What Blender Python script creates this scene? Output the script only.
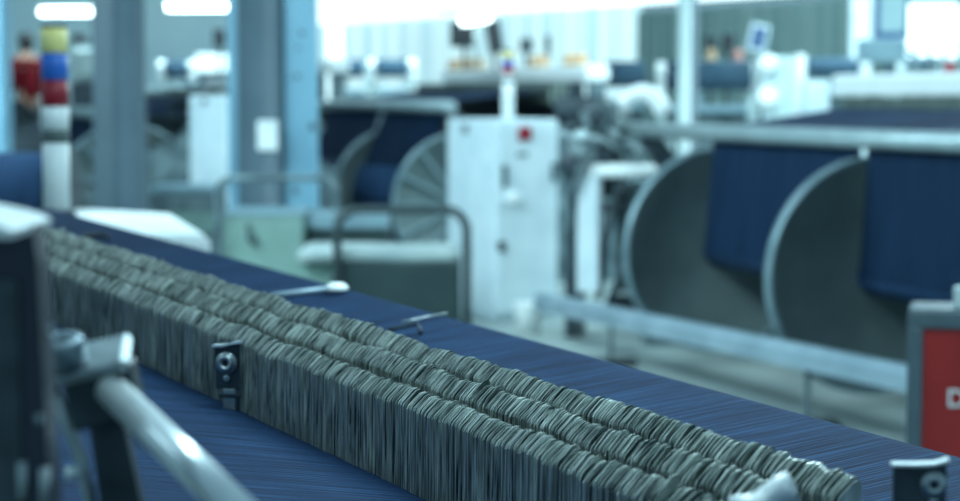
import bpy, bmesh, math, random
from mathutils import Vector, Matrix, noise
R = random.Random(7)
PI = math.pi
S = bpy.context.scene
C = S.collection
for o in list(bpy.data.objects): bpy.data.objects.remove(o)

# ---------------------------------------------------------------- camera, world, lights, exposure
F = 2000.0                                   # focal length in pixels of the 960 px wide frame
CH = 1.55
TH = math.atan(155/F)
cd = bpy.data.cameras.new('camera'); cam = bpy.data.objects.new('camera', cd); C.objects.link(cam)
cd.sensor_width = 36; cd.lens = F/960*36
cam.location = (0, 0, CH); cam.rotation_euler = (PI/2-TH, 0, 0)
cd.clip_start = 0.05; cd.clip_end = 200
cd.dof.use_dof = True; cd.dof.focus_distance = 2.2; cd.dof.aperture_fstop = 4.7
S.camera = cam
w = bpy.data.worlds.new('world'); S.world = w; w.use_nodes = True
bg = w.node_tree.nodes['Background']; bg.inputs[0].default_value = (0.42, 0.78, 0.98, 1); bg.inputs[1].default_value = 0.37
def area(name, loc, target, sx, sy, power, col=(0.64, 0.92, 1.0)):
    l = bpy.data.lights.new(name, 'AREA'); l.shape = 'RECTANGLE'; l.size = sx; l.size_y = sy
    l.energy = power; l.color = col
    o = bpy.data.objects.new(name, l); C.objects.link(o); o.location = loc
    o.rotation_euler = (Vector(target)-Vector(loc)).to_track_quat('-Z', 'Y').to_euler()
    return o
area('ceiling_light_front', (0.25, 3.1, 3.2), (0.1, 2.6, 1.2), 0.35, 3.4, 92)
area('ceiling_light_left', (-3.0, 2.0, 3.3), (-0.3, 2.4, 1.1), 2.4, 0.5, 9)
area('ceiling_light_aisle', (-3.5, 9.0, 4.2), (0.5, 13, 0.6), 5, 1.2, 420)
area('ceiling_light_middle', (4.0, 12.5, 4.4), (3.4, 12.5, 0), 6, 1.2, 260)
area('ceiling_light_far', (0.0, 24.0, 4.6), (0, 26, 0), 12, 2.5, 950)
area('fill_light_cross', (0.8, 14.9, 4.0), (0.8, 18.4, 1.5), 5, 0.8, 170)  # added fill that brightens the white upright faces of the middle looms
area('fill_light_near_aisle', (0.2, 5.6, 4.0), (0.3, 12, 0.4), 4, 0.8, 45)  # added fill aimed level from the camera side, not a known fitting
area('ceiling_light_far_right', (7.0, 20.0, 4.6), (6, 20, 0), 6, 2.5, 600)
S.view_settings.view_transform = 'Standard'; S.view_settings.look = 'None'
S.view_settings.gamma = 1; S.view_settings.use_curve_mapping = False
S.view_settings.exposure = 0.28

# ---------------------------------------------------------------- geometry of the place
cT, sT = math.cos(TH), math.sin(TH)
def ray(px, py):
    a = (px-480)/F; b = (250.5-py)/F
    return Vector((a, cT+b*sT, -sT+b*cT))
def at(px, py, Y):
    r = ray(px, py); return Vector((0, 0, CH))+r*(Y/r.y)
# foreground loom axes: v along the warp, u along the loom width, n up
U = ray(-500, 58).normalized(); V = Vector((U.y, -U.x, 0)).normalized(); N = V.cross(U)
O = at(280, 430, 2.57)
MF = Matrix(((V.x, U.x, N.x, O.x), (V.y, U.y, N.y, O.y), (V.z, U.z, N.z, O.z), (0, 0, 0, 1)))

# ---------------------------------------------------------------- materials
def mat(name, col, rough=0.5, metal=0.0, col2=None, scale=6.0, stretch=(1, 1, 1), bump=0.0, bscale=None, emit=None, estr=0, detail=4, lo=0.35, hi=0.65, spec=None):
    m = bpy.data.materials.new(name); m.use_nodes = True
    nt = m.node_tree; b = nt.nodes['Principled BSDF']
    b.inputs['Base Color'].default_value = (*col, 1); b.inputs['Roughness'].default_value = rough; b.inputs['Metallic'].default_value = metal
    if spec is not None: b.inputs['Specular IOR Level'].default_value = spec
    if emit: b.inputs['Emission Color'].default_value = (*emit, 1); b.inputs['Emission Strength'].default_value = estr
    tc = nt.nodes.new('ShaderNodeTexCoord'); mp = nt.nodes.new('ShaderNodeMapping'); mp.inputs['Scale'].default_value = stretch
    nt.links.new(tc.outputs['Object'], mp.inputs[0])
    nz = nt.nodes.new('ShaderNodeTexNoise'); nz.inputs['Scale'].default_value = scale; nz.inputs['Detail'].default_value = detail
    nt.links.new(mp.outputs[0], nz.inputs['Vector'])
    c2 = col2 or tuple(c*0.82 for c in col)
    cr = nt.nodes.new('ShaderNodeValToRGB'); cr.color_ramp.elements[0].position = lo; cr.color_ramp.elements[1].position = hi
    cr.color_ramp.elements[0].color = (*c2, 1); cr.color_ramp.elements[1].color = (*col, 1)
    nt.links.new(nz.outputs['Fac'], cr.inputs[0]); nt.links.new(cr.outputs[0], b.inputs['Base Color'])
    if bump:
        n2 = nt.nodes.new('ShaderNodeTexNoise'); n2.inputs['Scale'].default_value = bscale or scale*3; n2.inputs['Detail'].default_value = 3
        nt.links.new(mp.outputs[0], n2.inputs['Vector'])
        bp = nt.nodes.new('ShaderNodeBump'); bp.inputs['Strength'].default_value = bump; bp.inputs['Distance'].default_value = 0.01
        nt.links.new(n2.outputs['Fac'], bp.inputs['Height']); nt.links.new(bp.outputs[0], b.inputs['Normal'])
    return m
def thread_mat():
    m = bpy.data.materials.new('indigo_warp'); m.use_nodes = True
    nt = m.node_tree; b = nt.nodes['Principled BSDF']; b.inputs['Roughness'].default_value = 0.75
    b.inputs['Specular IOR Level'].default_value = 0.25
    tc = nt.nodes.new('ShaderNodeTexCoord')
    def nz(sc, det):
        mp = nt.nodes.new('ShaderNodeMapping'); mp.inputs['Scale'].default_value = sc
        nt.links.new(tc.outputs['Object'], mp.inputs[0])
        n = nt.nodes.new('ShaderNodeTexNoise'); n.inputs['Scale'].default_value = 1; n.inputs['Detail'].default_value = det
        nt.links.new(mp.outputs[0], n.inputs['Vector']); return n
    a = nz((6, 620, 2), 3); c = nz((3, 190, 1), 2)
    ad = nt.nodes.new('ShaderNodeMath'); ad.operation = 'MULTIPLY_ADD'; ad.inputs[1].default_value = 0.75
    sc = nt.nodes.new('ShaderNodeMath'); sc.operation = 'MULTIPLY'; sc.inputs[1].default_value = 0.25
    nt.links.new(c.outputs['Fac'], sc.inputs[0]); nt.links.new(a.outputs['Fac'], ad.inputs[0]); nt.links.new(sc.outputs[0], ad.inputs[2])
    cr = nt.nodes.new('ShaderNodeValToRGB'); e = cr.color_ramp.elements
    e[0].position = 0.41; e[0].color = (0.0025, 0.010, 0.034, 1); e[1].position = 0.60; e[1].color = (0.036, 0.120, 0.27, 1)
    k = e.new(0.5); k.color = (0.009, 0.037, 0.108, 1)
    nt.links.new(ad.outputs[0], cr.inputs[0]); nt.links.new(cr.outputs[0], b.inputs['Base Color'])
    bp = nt.nodes.new('ShaderNodeBump'); bp.inputs['Strength'].default_value = 0.6; bp.inputs['Distance'].default_value = 0.002
    nt.links.new(ad.outputs[0], bp.inputs['Height']); nt.links.new(bp.outputs[0], b.inputs['Normal'])
    return m
M = {}
M['warp'] = thread_mat()
M['warp_far'] = mat('indigo_yarn', (0.016, 0.050, 0.115), 0.8, 0, (0.010, 0.033, 0.080), 1.0, (30, 2, 2), spec=0.2)
M['hazed_warp'] = mat('haze_paled_indigo_yarn', (0.038, 0.080, 0.120), 0.8, 0, (0.030, 0.065, 0.10), 1.0, (30, 2, 2), spec=0.2)  # indigo lightened in its base colour to imitate distance haze
M['wire'] = mat('drop_wire_steel', (0.86, 0.93, 0.87), 0.34, 0.65, (0.09, 0.125, 0.12), 60, (.5, 7, .2), lo=0.38, hi=0.68, detail=2)
_nt = M['wire'].node_tree; _mp = [n for n in _nt.nodes if n.type == 'MAPPING'][0]
_oi = _nt.nodes.new('ShaderNodeObjectInfo'); _cb = _nt.nodes.new('ShaderNodeCombineXYZ'); _mu = _nt.nodes.new('ShaderNodeMath'); _mu.operation = 'MULTIPLY'; _mu.inputs[1].default_value = 9
_nt.links.new(_oi.outputs['Random'], _mu.inputs[0]); _nt.links.new(_mu.outputs[0], _cb.inputs[1]); _nt.links.new(_cb.outputs[0], _mp.inputs['Location'])
M['steel'] = mat('steel', (0.45, 0.52, 0.54), 0.35, 0.8, (0.3, 0.36, 0.38), 40)
M['bolt'] = mat('blued_bolt_steel', (0.20, 0.27, 0.31), 0.4, 0.6, (0.12, 0.17, 0.2), 40)
M['bright_steel'] = mat('bright_steel', (0.80, 0.88, 0.90), 0.28, 0.6, (0.62, 0.7, 0.72), 25)
M['dark_steel'] = mat('dark_steel', (0.06, 0.085, 0.10), 0.4, 0.6, (0.03, 0.045, 0.055), 30)
M['black'] = mat('black_plastic', (0.012, 0.02, 0.028), 0.5, 0, (0.008, 0.012, 0.018), 10)
M['navy'] = mat('navy_paint', (0.014, 0.030, 0.062), 0.45, 0, (0.006, 0.014, 0.03), 9, (3, 3, 0.4))
M['white'] = mat('white_enamel', (0.70, 0.82, 0.86), 0.4, 0, (0.60, 0.73, 0.78), 5)
M['hoop'] = mat('dark_hoop_paint', (0.022, 0.040, 0.046), 0.6)
M['cream'] = mat('white_plastic', (0.86, 0.91, 0.91), 0.35, 0, (0.79, 0.86, 0.86), 8)
M['olive'] = mat('olive_grey_flange', (0.155, 0.21, 0.215), 0.5, 0.3, (0.11, 0.155, 0.16), 3)
M['rim'] = mat('worn_flange_rim', (0.26, 0.36, 0.40), 0.45, 0.4, (0.17, 0.26, 0.29), 8)
M['frame'] = mat('grey_green_machine_paint', (0.16, 0.23, 0.25), 0.5, 0.1, (0.05, 0.085, 0.10), 7, bump=0.2)
M['dframe'] = mat('dark_machine_paint', (0.035, 0.060, 0.075), 0.5, 0.1, (0.012, 0.024, 0.034), 8, bump=0.2)
M['roller'] = mat('roller_steel', (0.36, 0.46, 0.48), 0.4, 0.3, (0.28, 0.37, 0.39), 6)
M['alu'] = mat('aluminium_rail', (0.34, 0.45, 0.52), 0.42, 0.3, (0.24, 0.34, 0.40), 4)
M['bank'] = mat('olive_drop_wires', (0.17, 0.22, 0.20), 0.6, 0.2, (0.06, 0.085, 0.08), 1, (60, 10, 4))
M['pipe'] = mat('grey_pipe_paint', (0.085, 0.135, 0.165), 0.45, 0, (0.068, 0.110, 0.138), 2)
M['blue'] = mat('light_blue_column_paint', (0.19, 0.40, 0.52), 0.5, 0, (0.14, 0.31, 0.42), 1.4)
M['stain'] = mat('rust_stain', (0.07, 0.11, 0.13), 0.8)
M['pale'] = mat('pale_post_paint', (0.50, 0.62, 0.62), 0.5, 0, (0.42, 0.54, 0.54), 3)
M['green'] = mat('pale_green_paint', (0.19, 0.31, 0.28), 0.6, 0, (0.15, 0.25, 0.225), 5)
M['dgreen'] = mat('dark_green_paint', (0.016, 0.042, 0.044), 0.7, 0, (0.011, 0.030, 0.033), 4)
M['goods'] = mat('pale_grey_cloth', (0.38, 0.46, 0.45), 0.8, 0, (0.25, 0.33, 0.34), 7, bump=0.4)
M['bluegrey'] = mat('blue_grey_lid', (0.22, 0.34, 0.39), 0.5, 0, (0.17, 0.28, 0.33), 5)
M['red'] = mat('red_paint', (0.33, 0.018, 0.016), 0.45, 0, (0.24, 0.012, 0.012), 4)
M['greyframe'] = mat('slate_grey_frame', (0.075, 0.120, 0.145), 0.5, 0, (0.06, 0.095, 0.115), 6)
M['yellow'] = mat('yellow_lens', (0.95, 0.88, 0.36), 0.3, 0, (0.85, 0.74, 0.26), 30)
M['bluelens'] = mat('blue_lens', (0.03, 0.16, 0.62), 0.3, 0, (0.02, 0.12, 0.5), 30)
M['redlens'] = mat('red_lens', (0.34, 0.012, 0.03), 0.3, 0, (0.25, 0.01, 0.02), 30)
M['band'] = mat('grey_band', (0.10, 0.15, 0.15), 0.5)
M['tan'] = mat('tan_yarn', (0.62, 0.42, 0.24), 0.8, 0, (0.5, 0.33, 0.2), 20)
M['pink'] = mat('pink_yarn', (0.62, 0.30, 0.26), 0.8, 0, (0.5, 0.23, 0.2), 20)
M['shirt'] = mat('red_cotton', (0.12, 0.005, 0.010), 0.9, 0, (0.09, 0.004, 0.008), 8, spec=0.1)
M['skin'] = mat('skin', (0.30, 0.17, 0.12), 0.6)
M['hair'] = mat('black_hair', (0.010, 0.012, 0.014), 0.6)
M['trouser'] = mat('dark_trousers', (0.03, 0.045, 0.055), 0.85)
M['mblue'] = mat('muted_blue_plastic', (0.06, 0.13, 0.27), 0.4)
M['screen'] = mat('pale_screen', (0.30, 0.42, 0.44), 0.3, 0, (0.24, 0.36, 0.38), 4)
M['tube'] = mat('fluorescent_tube', (1, 1, 1), 0.4, emit=(0.80, 0.98, 1.0), estr=7)
M['lampglow'] = mat('work_lamp_glow', (1, 1, 1), 0.4, emit=(0.78, 0.98, 1.0), estr=5)
M['floor'] = mat('worn_floor', (0.42, 0.50, 0.48), 0.45, 0, (0.22, 0.28, 0.28), 1.1, (1.0, 0.7, 1), bump=0.1, bscale=6, detail=6, lo=0.32, hi=0.68)
M['grey_clad'] = mat('grey_cladding', (0.27, 0.39, 0.38), 0.6, 0, (0.22, 0.33, 0.33), 0.8, (1, 1, .3))
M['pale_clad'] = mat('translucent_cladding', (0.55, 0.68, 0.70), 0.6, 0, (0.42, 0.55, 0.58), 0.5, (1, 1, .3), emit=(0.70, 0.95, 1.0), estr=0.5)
M['day'] = mat('daylight_window', (0.8, 0.9, 0.9), 0.5, 0, emit=(0.78, 0.97, 1.0), estr=1.3)
M['wall'] = mat('blue_grey_wall', (0.62, 0.78, 0.80), 0.7, 0, (0.52, 0.68, 0.72), 0.6)

def stripes(m, key, c0, c1):
    nt = m.node_tree; tc = nt.nodes.new('ShaderNodeTexCoord'); mp = nt.nodes.new('ShaderNodeMapping'); mp.inputs['Scale'].default_value = (5.5, 0, 0)
    n = nt.nodes.new('ShaderNodeTexNoise'); n.inputs['Scale'].default_value = 1; n.inputs['Detail'].default_value = 1
    r = nt.nodes.new('ShaderNodeValToRGB'); r.color_ramp.elements[0].position = .38; r.color_ramp.elements[1].position = .62
    r.color_ramp.elements[0].color = (*c0, 1); r.color_ramp.elements[1].color = (*c1, 1)
    nt.links.new(tc.outputs['Object'], mp.inputs[0]); nt.links.new(mp.outputs[0], n.inputs['Vector']); nt.links.new(n.outputs['Fac'], r.inputs[0])
    nt.links.new(r.outputs[0], nt.nodes['Principled BSDF'].inputs[key])
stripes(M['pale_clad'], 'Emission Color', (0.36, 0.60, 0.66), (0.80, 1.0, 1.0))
stripes(M['grey_clad'], 'Base Color', (0.19, 0.30, 0.30), (0.27, 0.38, 0.37))
# ---------------------------------------------------------------- mesh helpers
def box(bm, x0, x1, y0, y1, z0, z1, bev=0.0, mi=0, rot=None):
    vs = [bm.verts.new((x, y, z)) for x in (x0, x1) for y in (y0, y1) for z in (z0, z1)]
    fs = [bm.faces.new([vs[i] for i in q]) for q in ((0,1,3,2),(4,6,7,5),(0,4,5,1),(2,3,7,6),(0,2,6,4),(1,5,7,3))]
    for f in fs: f.material_index = mi
    if bev:
        es = list({e for f in fs for e in f.edges})
        r = bmesh.ops.bevel(bm, geom=es, offset=bev, segments=3, affect='EDGES', profile=0.5)
        vs = list({v for f in r['faces'] for v in f.verts} | {v for v in vs if v.is_valid})
    if rot:
        bmesh.ops.transform(bm, matrix=rot, verts=vs)
    return vs
def tube(bm, pts, r, seg=12, caps=True, mi=0):
    pts = [Vector(p) for p in pts]; rs = r if isinstance(r, (list, tuple)) else [r]*len(pts)
    rings = []; up = None
    for i, p in enumerate(pts):
        t = (pts[min(i+1, len(pts)-1)]-pts[max(i-1, 0)]).normalized()
        if up is None: up = Vector((0, 0, 1)) if abs(t.z) < .9 else Vector((1, 0, 0))
        a = t.cross(up).normalized(); b = a.cross(t).normalized(); up = b
        rings.append([bm.verts.new(p+(a*math.cos(2*PI*k/seg)+b*math.sin(2*PI*k/seg))*rs[i]) for k in range(seg)])
    for i in range(len(rings)-1):
        for k in range(seg):
            f = bm.faces.new((rings[i][k], rings[i][(k+1) % seg], rings[i+1][(k+1) % seg], rings[i+1][k])); f.smooth = True; f.material_index = mi
    if caps:
        bm.faces.new(rings[0][::-1]).material_index = mi; bm.faces.new(rings[-1]).material_index = mi
def lathe(bm, prof, origin=(0, 0, 0), axis='Z', seg=24, mi=0):
    o = Vector(origin)
    def P(r, h, a):
        c, s = r*math.cos(a), r*math.sin(a)
        return o+(Vector((c, s, h)) if axis == 'Z' else Vector((h, c, s)) if axis == 'X' else Vector((s, h, c)))
    rings = [[bm.verts.new(P(max(r, 1e-4), h, 2*PI*k/seg)) for k in range(seg)] for r, h in prof]
    for i in range(len(rings)-1):
        for k in range(seg):
            f = bm.faces.new((rings[i][k], rings[i][(k+1) % seg], rings[i+1][(k+1) % seg], rings[i+1][k])); f.smooth = True; f.material_index = mi
    bm.faces.new(rings[0][::-1]).material_index = mi; bm.faces.new(rings[-1]).material_index = mi
def prism(bm, poly, a0, a1, axis='X', mi=0):
    def P(p, a): return (a, p[0], p[1]) if axis == 'X' else (p[0], a, p[1]) if axis == 'Y' else (p[0], p[1], a)
    A = [bm.verts.new(P(p, a0)) for p in poly]; B = [bm.verts.new(P(p, a1)) for p in poly]
    n = len(poly)
    for i in range(n): bm.faces.new((A[i], A[(i+1) % n], B[(i+1) % n], B[i])).material_index = mi
    bm.faces.new(A[::-1]).material_index = mi; bm.faces.new(B).material_index = mi
def mesh(name, bm, m, flat=None):
    bmesh.ops.recalc_face_normals(bm, faces=bm.faces)
    me = bpy.data.meshes.new(name); bm.to_mesh(me); bm.free()
    for x in (m if isinstance(m, (list, tuple)) else [m]): me.materials.append(x)
    return me
def obj(name, bm, m, parent=None, label=None):
    o = bpy.data.objects.new(name, mesh(name, bm, m)); C.objects.link(o)
    if parent: o.parent = parent
    if label: o['label'] = label
    return o
def tag(o, label, cat, group=None):
    o['label'] = label; o['category'] = cat
    if group: o['group'] = group
    return o
def thing(name, label, cat, loc=(0, 0, 0), rz=0, group=None, mw=None):
    o = bpy.data.objects.new(name, None); C.objects.link(o); o.empty_display_size = 0.1
    if mw is not None: o.matrix_world = mw
    else: o.location = loc; o.rotation_euler = (0, 0, rz)
    return tag(o, label, cat, group)
def struct(name, bm, m):
    o = obj(name, bm, m); o['kind'] = 'structure'; return o
def B(): return bmesh.new()

# ---------------------------------------------------------------- the hall
b = B(); box(b, -22, 22, -3, 64, -0.1, 0); struct('floor', b, M['floor'])
def corrugated(bm, p0, p1, z0, z1, pitch=0.24, depth=0.05):
    p0 = Vector((*p0, 0)); p1 = Vector((*p1, 0)); d = (p1-p0); L = d.length; d.normalize(); n = Vector((-d.y, d.x, 0))
    k = int(L/pitch); prev = None
    for i in range(k+1):
        for fr, off in ((0, 0), (.35, 0), (.5, depth), (.85, depth)):
            p = p0+d*((i+fr)*pitch)+n*off
            cur = (bm.verts.new((p.x, p.y, z0)), bm.verts.new((p.x, p.y, z1)))
            if prev: bm.faces.new((prev[0], cur[0], cur[1], prev[1]))
            prev = cur
    r = bmesh.ops.solidify(bm, geom=list(bm.faces), thickness=0.01)
def wp(s): return (2.04-3.39*s, 34+5.4*s)       # line of the cladding wall
b = B(); corrugated(b, wp(-2.5), wp(-0.18), 0, 2.92); struct('wall_right', b, M['grey_clad'])
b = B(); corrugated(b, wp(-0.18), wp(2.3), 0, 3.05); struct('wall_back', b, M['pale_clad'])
b = B()
prism(b, [wp(-2.5), wp(2.3), (wp(2.3)[0]+.2, wp(2.3)[1]+.2), (wp(-2.5)[0]+.2, wp(-2.5)[1]+.2)], 3.06, 5.2, 'Z')
struct('window_1', b, M['day'])
b = B(); box(b, -20, -4.5, 44, 44.2, 0, 5.2); struct('wall_left', b, M['wall'])
p = at(935, 52, 27.0); q = at(935, 4, 27.0)
b = B(); box(b, at(908, 52, 27).x, at(1010, 52, 27).x, 27.0, 27.1, p.z-.05, q.z, .02); struct('window_2', b, M['day'])
b = B(); x0 = at(900, 0, 27).x
box(b, x0, x0+.1, 26.95, 27.15, 0, 4.2, .01); box(b, x0, x0+2, 26.96, 27.14, p.z-.15, p.z-.05, .01); struct('trim_1', b, M['pale'])

# ---------------------------------------------------------------- columns
def column(px0, px1, Y, label, square=None, group=None):
    t = thing('pipe_column', label, 'column', (at((px0+px1)/2, 200, Y).x, Y, 0))
    r = (px1-px0)/2/F*Y
    b = B(); lathe(b, [(r*1.5, 0), (r*1.5, .03), (r, .03), (r, 4.6)], seg=32); obj('pipe', b, M['pipe'], t)
    return t, r
t, r = column(111, 147, 14.2, 'grey round pipe column standing alone behind the tricolour light pole')
b = B(); box(b, -.225, -.07, -.12, .1, 0, 4.6, .01); obj('side_channel', b, M['pipe'], t)
t, r = column(238, 283, 14.2, 'thick grey pipe column flanked by a light blue steel upright')
xb = at(238, 200, 14.2).x-t.location.x; xc = at(228, 200, 14.2).x-t.location.x; xd = at(317, 200, 14.2).x-t.location.x
b = B(); prism(b, [(xc, .15), (xc, .19), (xd, .19), (xd, .15)], 0, 4.6, 'Z'); box(b, r*1.12, xd, .02, .15, 0, 4.6); box(b, xc, xb+.004, .05, .15, 0, 4.6)
st = obj('blue_upright', b, M['blue'], t)
b = B()
for (px, py, s) in ((303, 33, .02), (298, 76, .018), (299, 48, .014), (313, 126, .028), (295, 190, .024), (290, 78, .01)):
    z = CH-(py-95)/F*14.22; x = at(px, 200, 14.2).x-t.location.x
    lathe(b, [(s, .012), (s*.8, .016), (s*.3, .017)], (x, 0, z), 'Y', 9)
    for v in b.verts: pass
obj('stain_patch', b, M['stain'], t)
b = B(); z0 = CH-(150-95)/F*14.0; box(b, -.0, .14, -r-.012, -r+.02, z0, z0+.21, .003); obj('paper_notice', b, M['cream'], t)
# blue column at far left edge
b = B(); x = at(12, 60, 12.25).x; box(b, x-.3, x, 12, 12.25, 0, 4.6, .01)
tag(obj('steel_column', b, M['blue']), 'light blue steel column cut by the left edge of the photo', 'column')
def post(px, w_, Y, ztop, label, m):
    b = B(); c = at(px, 100, Y); r = w_/2/F*Y
    lathe(b, [(r*2, 0), (r*2, .02), (r, .02), (r, ztop)], (c.x, Y, 0), seg=20)
    tag(obj('post', b, m), label, 'post')
post(684, 13, 13.6, 4.4, 'pale grey upright post behind the back roller of the right loom', M['pale'])
post(693.5, 7, 14.6, 4.4, 'thin dark grey post added as the dark side of the pale post', M['pipe'])  # the pale post's dark side, added as a separate dark post
post(335, 16, 24, 4.4, 'white post in the distance right of the blue upright', M['cream'])
post(860, 22, 27.8, 4.4, 'whitish pillar against the end of the grey corrugated wall', M['white'])

# ---------------------------------------------------------------- background looms
RZ = math.atan2(-.943, .334)
def flange(bm_parent, x, R_, parent, spokes=False, zc=.65, face=1):
    b = B()
    lathe(b, [(.06, -.012), (R_-.03, -.012), (R_-.02, -.03), (R_, -.03), (R_, .03), (R_-.02, .03), (R_-.03, .012), (.06, .012)], (x, 0, zc), 'X', 64, 0)
    for f in b.faces:
        c = f.calc_center_median(); rr = math.hypot(c.y, c.z-zc)
        if rr > R_-.035: f.material_index = 1
    if spokes:
        for k in range(14):
            a = 2*PI*k/14; d = Vector((0, math.cos(a), math.sin(a))); n = Vector((0, -d.z, d.y))
            vs = [b.verts.new(Vector((x+xo, 0, zc))+d*rr+n*ww) for xo in (.012, .05) for rr in (.12, R_-.03) for ww in (-.012, .012)]
            for q in ((0,1,3,2),(4,6,7,5),(0,4,5,1),(2,3,7,6),(0,2,6,4),(1,5,7,3)):
                b.faces.new([vs[i] for i in q]).material_index = 1
        lathe(b, [(.14, .0), (.14, .07), (.08, .09)], (x, 0, zc), 'X', 24, 1)
    o = obj('flange', b, [M['olive'], M['rim']], parent)
    return o
def loom(name_label, loc, xs, rcore, zroll=1.33, ztop=1.6, yroll=-.08, scale=1.0, spoke_end=True, xroll=None, ends=(0, 0), top_x=None, white_posts=True):
    """xs: flange positions along the loom width (ascending, largest nearest the camera)."""
    t = thing('weaving_loom', name_label, 'loom', loc, RZ); t.scale = (scale,)*3
    xa, xb = xs[0], xs[-1]
    b = B(); tube(b, [(xa, 0, .65), (xb, 0, .65)], rcore, 40); wb = obj('warp_beam', b, M['warp_far'], t)
    for i, x in enumerate(xs): flange(None, x, .6, wb, spokes=(spoke_end and i == len(xs)-1))
    xr0, xr1 = xroll or (xa-.2, xb+.2)
    b = B(); tube(b, [(xr0, yroll, zroll), (xr1, yroll, zroll)], .048, 24); obj('back_roller', b, M['roller'], t)
    # warp sheet: drum tangent -> roller -> drop wires
    dy, dz = yroll, zroll-.65
    yt = -rcore-.004; ys = yroll+.10
    prof = [(-rcore*.35, .65-rcore*.95), (-rcore*.8, .65-rcore*.62), (yt, .65)]
    prof += [(ys-.052, zroll-.02), (ys-.05, zroll+.01), (ys-.02, zroll+.035), (ys+.03, zroll+.04), (.765, zroll+.14)]
    b = B()
    for i in range(len(xs)-1):
        x0, x1 = xs[i]+.035, xs[i+1]-.035
        A = [b.verts.new((x0, *p)) for p in prof]; D = [b.verts.new((x1, *p)) for p in prof]
        for k in range(len(prof)-1): b.faces.new((A[k], A[k+1], D[k+1], D[k]))
    bmesh.ops.solidify(b, geom=list(b.faces), thickness=.004)
    obj('warp_sheet', b, M['warp_far'], t)
    # drop wire bank
    b = B(); n = int((xb-xa)/.05)
    for r_ in range(3):
        for k in range(n):
            x = xa+.05+k*.05; h = zroll+.20+R.uniform(-.012, .012)
            box(b, x, x+.038, .78+r_*.06, .815+r_*.06, zroll+.02, h)
    obj('drop_wire_bank', b, M['bank'], t)
    # healds and reed block, dark
    b = B()
    for k in range(5): box(b, xa+.02, xb-.02, .96+k*.032, .98+k*.032, zroll-.42, ztop-.005, .004)
    obj('heald_frames', b, M['dframe'], t)
    tx0, tx1 = top_x or (xa, xb)
    b = B(); box(b, tx0, tx1, 1.12, 1.34, ztop, ztop+.14, .03); obj('top_beam', b, M['cream'], t)
    b = B()
    b.free()
    for x in (tx0+.05, tx1-.05):
        b = B(); box(b, x-.04, x+.04, 1.16, 1.30, 0.0, ztop+.01, .01); obj('beam_post', b, M['frame'], t)
    # side frames
    for x, e in ((xa-.22+ends[0], 0), (xb+.22+ends[1], 1)):
        b = B(); prism(b, [(-.12, 0), (1.7, 0), (1.7, .85), (1.35, 1.05), (1.3, 1.3), (.5, 1.3), (.35, 1.12), (.1, 1.02), (.05, .35), (-.12, .2)], x-.05, x+.05, 'X')
        obj('side_frame', b, M['frame'], t)
        b = B(); prism(b, [(yroll-.07, zroll-.05), (yroll+.07, zroll-.05), (.3, .95), (.12, .9)], x-.03, x+.03, 'X')
        obj('roller_bracket', b, M['dframe'], t)
    b = B(); box(b, xa-.2, xb+.2, 1.45, 1.6, .78, .92, .03); obj('breast_beam', b, M['white'], t)
    b = B(); tube(b, [(xa-.15, 1.5, .4), (xb+.15, 1.5, .4)], .16, 24); obj('cloth_roll', b, M['hazed_warp'], t)
    b = B(); box(b, xa-.2, xb+.2, .55, .75, .08, .30, .02); obj('lower_beam', b, M['dframe'], t)
    return t
def base(Xc, Y, t_): return (Xc-.334*t_, Y+.943*t_)
# loom B, right, two beams side by side with a shared middle flange
lb = loom('large loom at right with two big grey beam flanges and dark indigo warp', (1.975, 10.0, 0), [-1.75, 0, 1.75], .10,
          zroll=1.335, ztop=1.54, yroll=-.10, xroll=(-2.9, 2.0), ends=(-.55, 0), top_x=(-2.45, 1.9), spoke_end=False)
la = loom('middle loom behind the white cabinet, spoked flange and full indigo warp beam', (*base(2.165, 10, 6.95), 0), [-3.7, -1.85, 0], .42,
          zroll=1.46, ztop=1.665, yroll=-.15, top_x=(-3.9, .0))
X, Y = at(213, 180, 21).x, 21.0
lc = loom('distant loom between the two pipe columns, only one beam flange showing', (X, Y, 0), [-2.6, 0], .40, zroll=1.43, ztop=1.6, yroll=-.15, scale=1.12)
X = at(128, 180, 17).x
ld = loom('distant loom left of the lone grey column with a pale crescent flange', (X, 17, 0), [-2.4, 0], .30, zroll=1.33, ztop=1.5, yroll=-.15, scale=1.05)
# extra things on loom B's left end: white gear-side stand
LB = lambda px, py, Y: lb.matrix_world.inverted() @ at(px, py, Y)
bpy.context.view_layer.update()
Minv = Matrix.Translation((1.975, 10, 0)) @ Matrix.Rotation(RZ, 4, 'Z'); Minv = Minv.inverted()
def lp(px, py, Y): return Minv @ at(px, py, Y)

# machinery stand between cabinet and loom B (world aligned, own thing)
_mb = Matrix.Translation((1.975, 10, 0)) @ Matrix.Rotation(RZ, 4, 'Z')
_md = Matrix.Translation((at(620, 300, 12.6).x, 12.6, 0)) @ Matrix.Rotation(-.25, 4, 'Z')
_obj = obj
def obj(name, bm, m, parent=None, label=None):      # the drive side belongs to the right loom
    o = _obj(name, bm, m, lb if parent == 'D' else parent, label)
    if parent == 'D': o.matrix_parent_inverse = _mb.inverted() @ _md
    return o
t = 'D'
def lx(px, Y=12.6): return (px-620)/F*Y
def lz(py, Y=12.6): return CH-(py-95)/F*Y
b = B(); box(b, lx(578), lx(600), -.08, .05, lz(292), lz(166), .01); obj('white_post', b, M['white'], t)
b = B(); tube(b, [(lx(582), -.05, lz(170)), (lx(676), -.02, lz(170))], .045, 16); obj('white_bar', b, M['cream'], t)
b = B(); box(b, lx(640), lx(655), .3, .4, 0, lz(165), .01); box(b, lx(600), lx(660), .5, .56, lz(300), lz(185), .01); obj('back_panel', b, M['frame'], t)
b = B()
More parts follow.
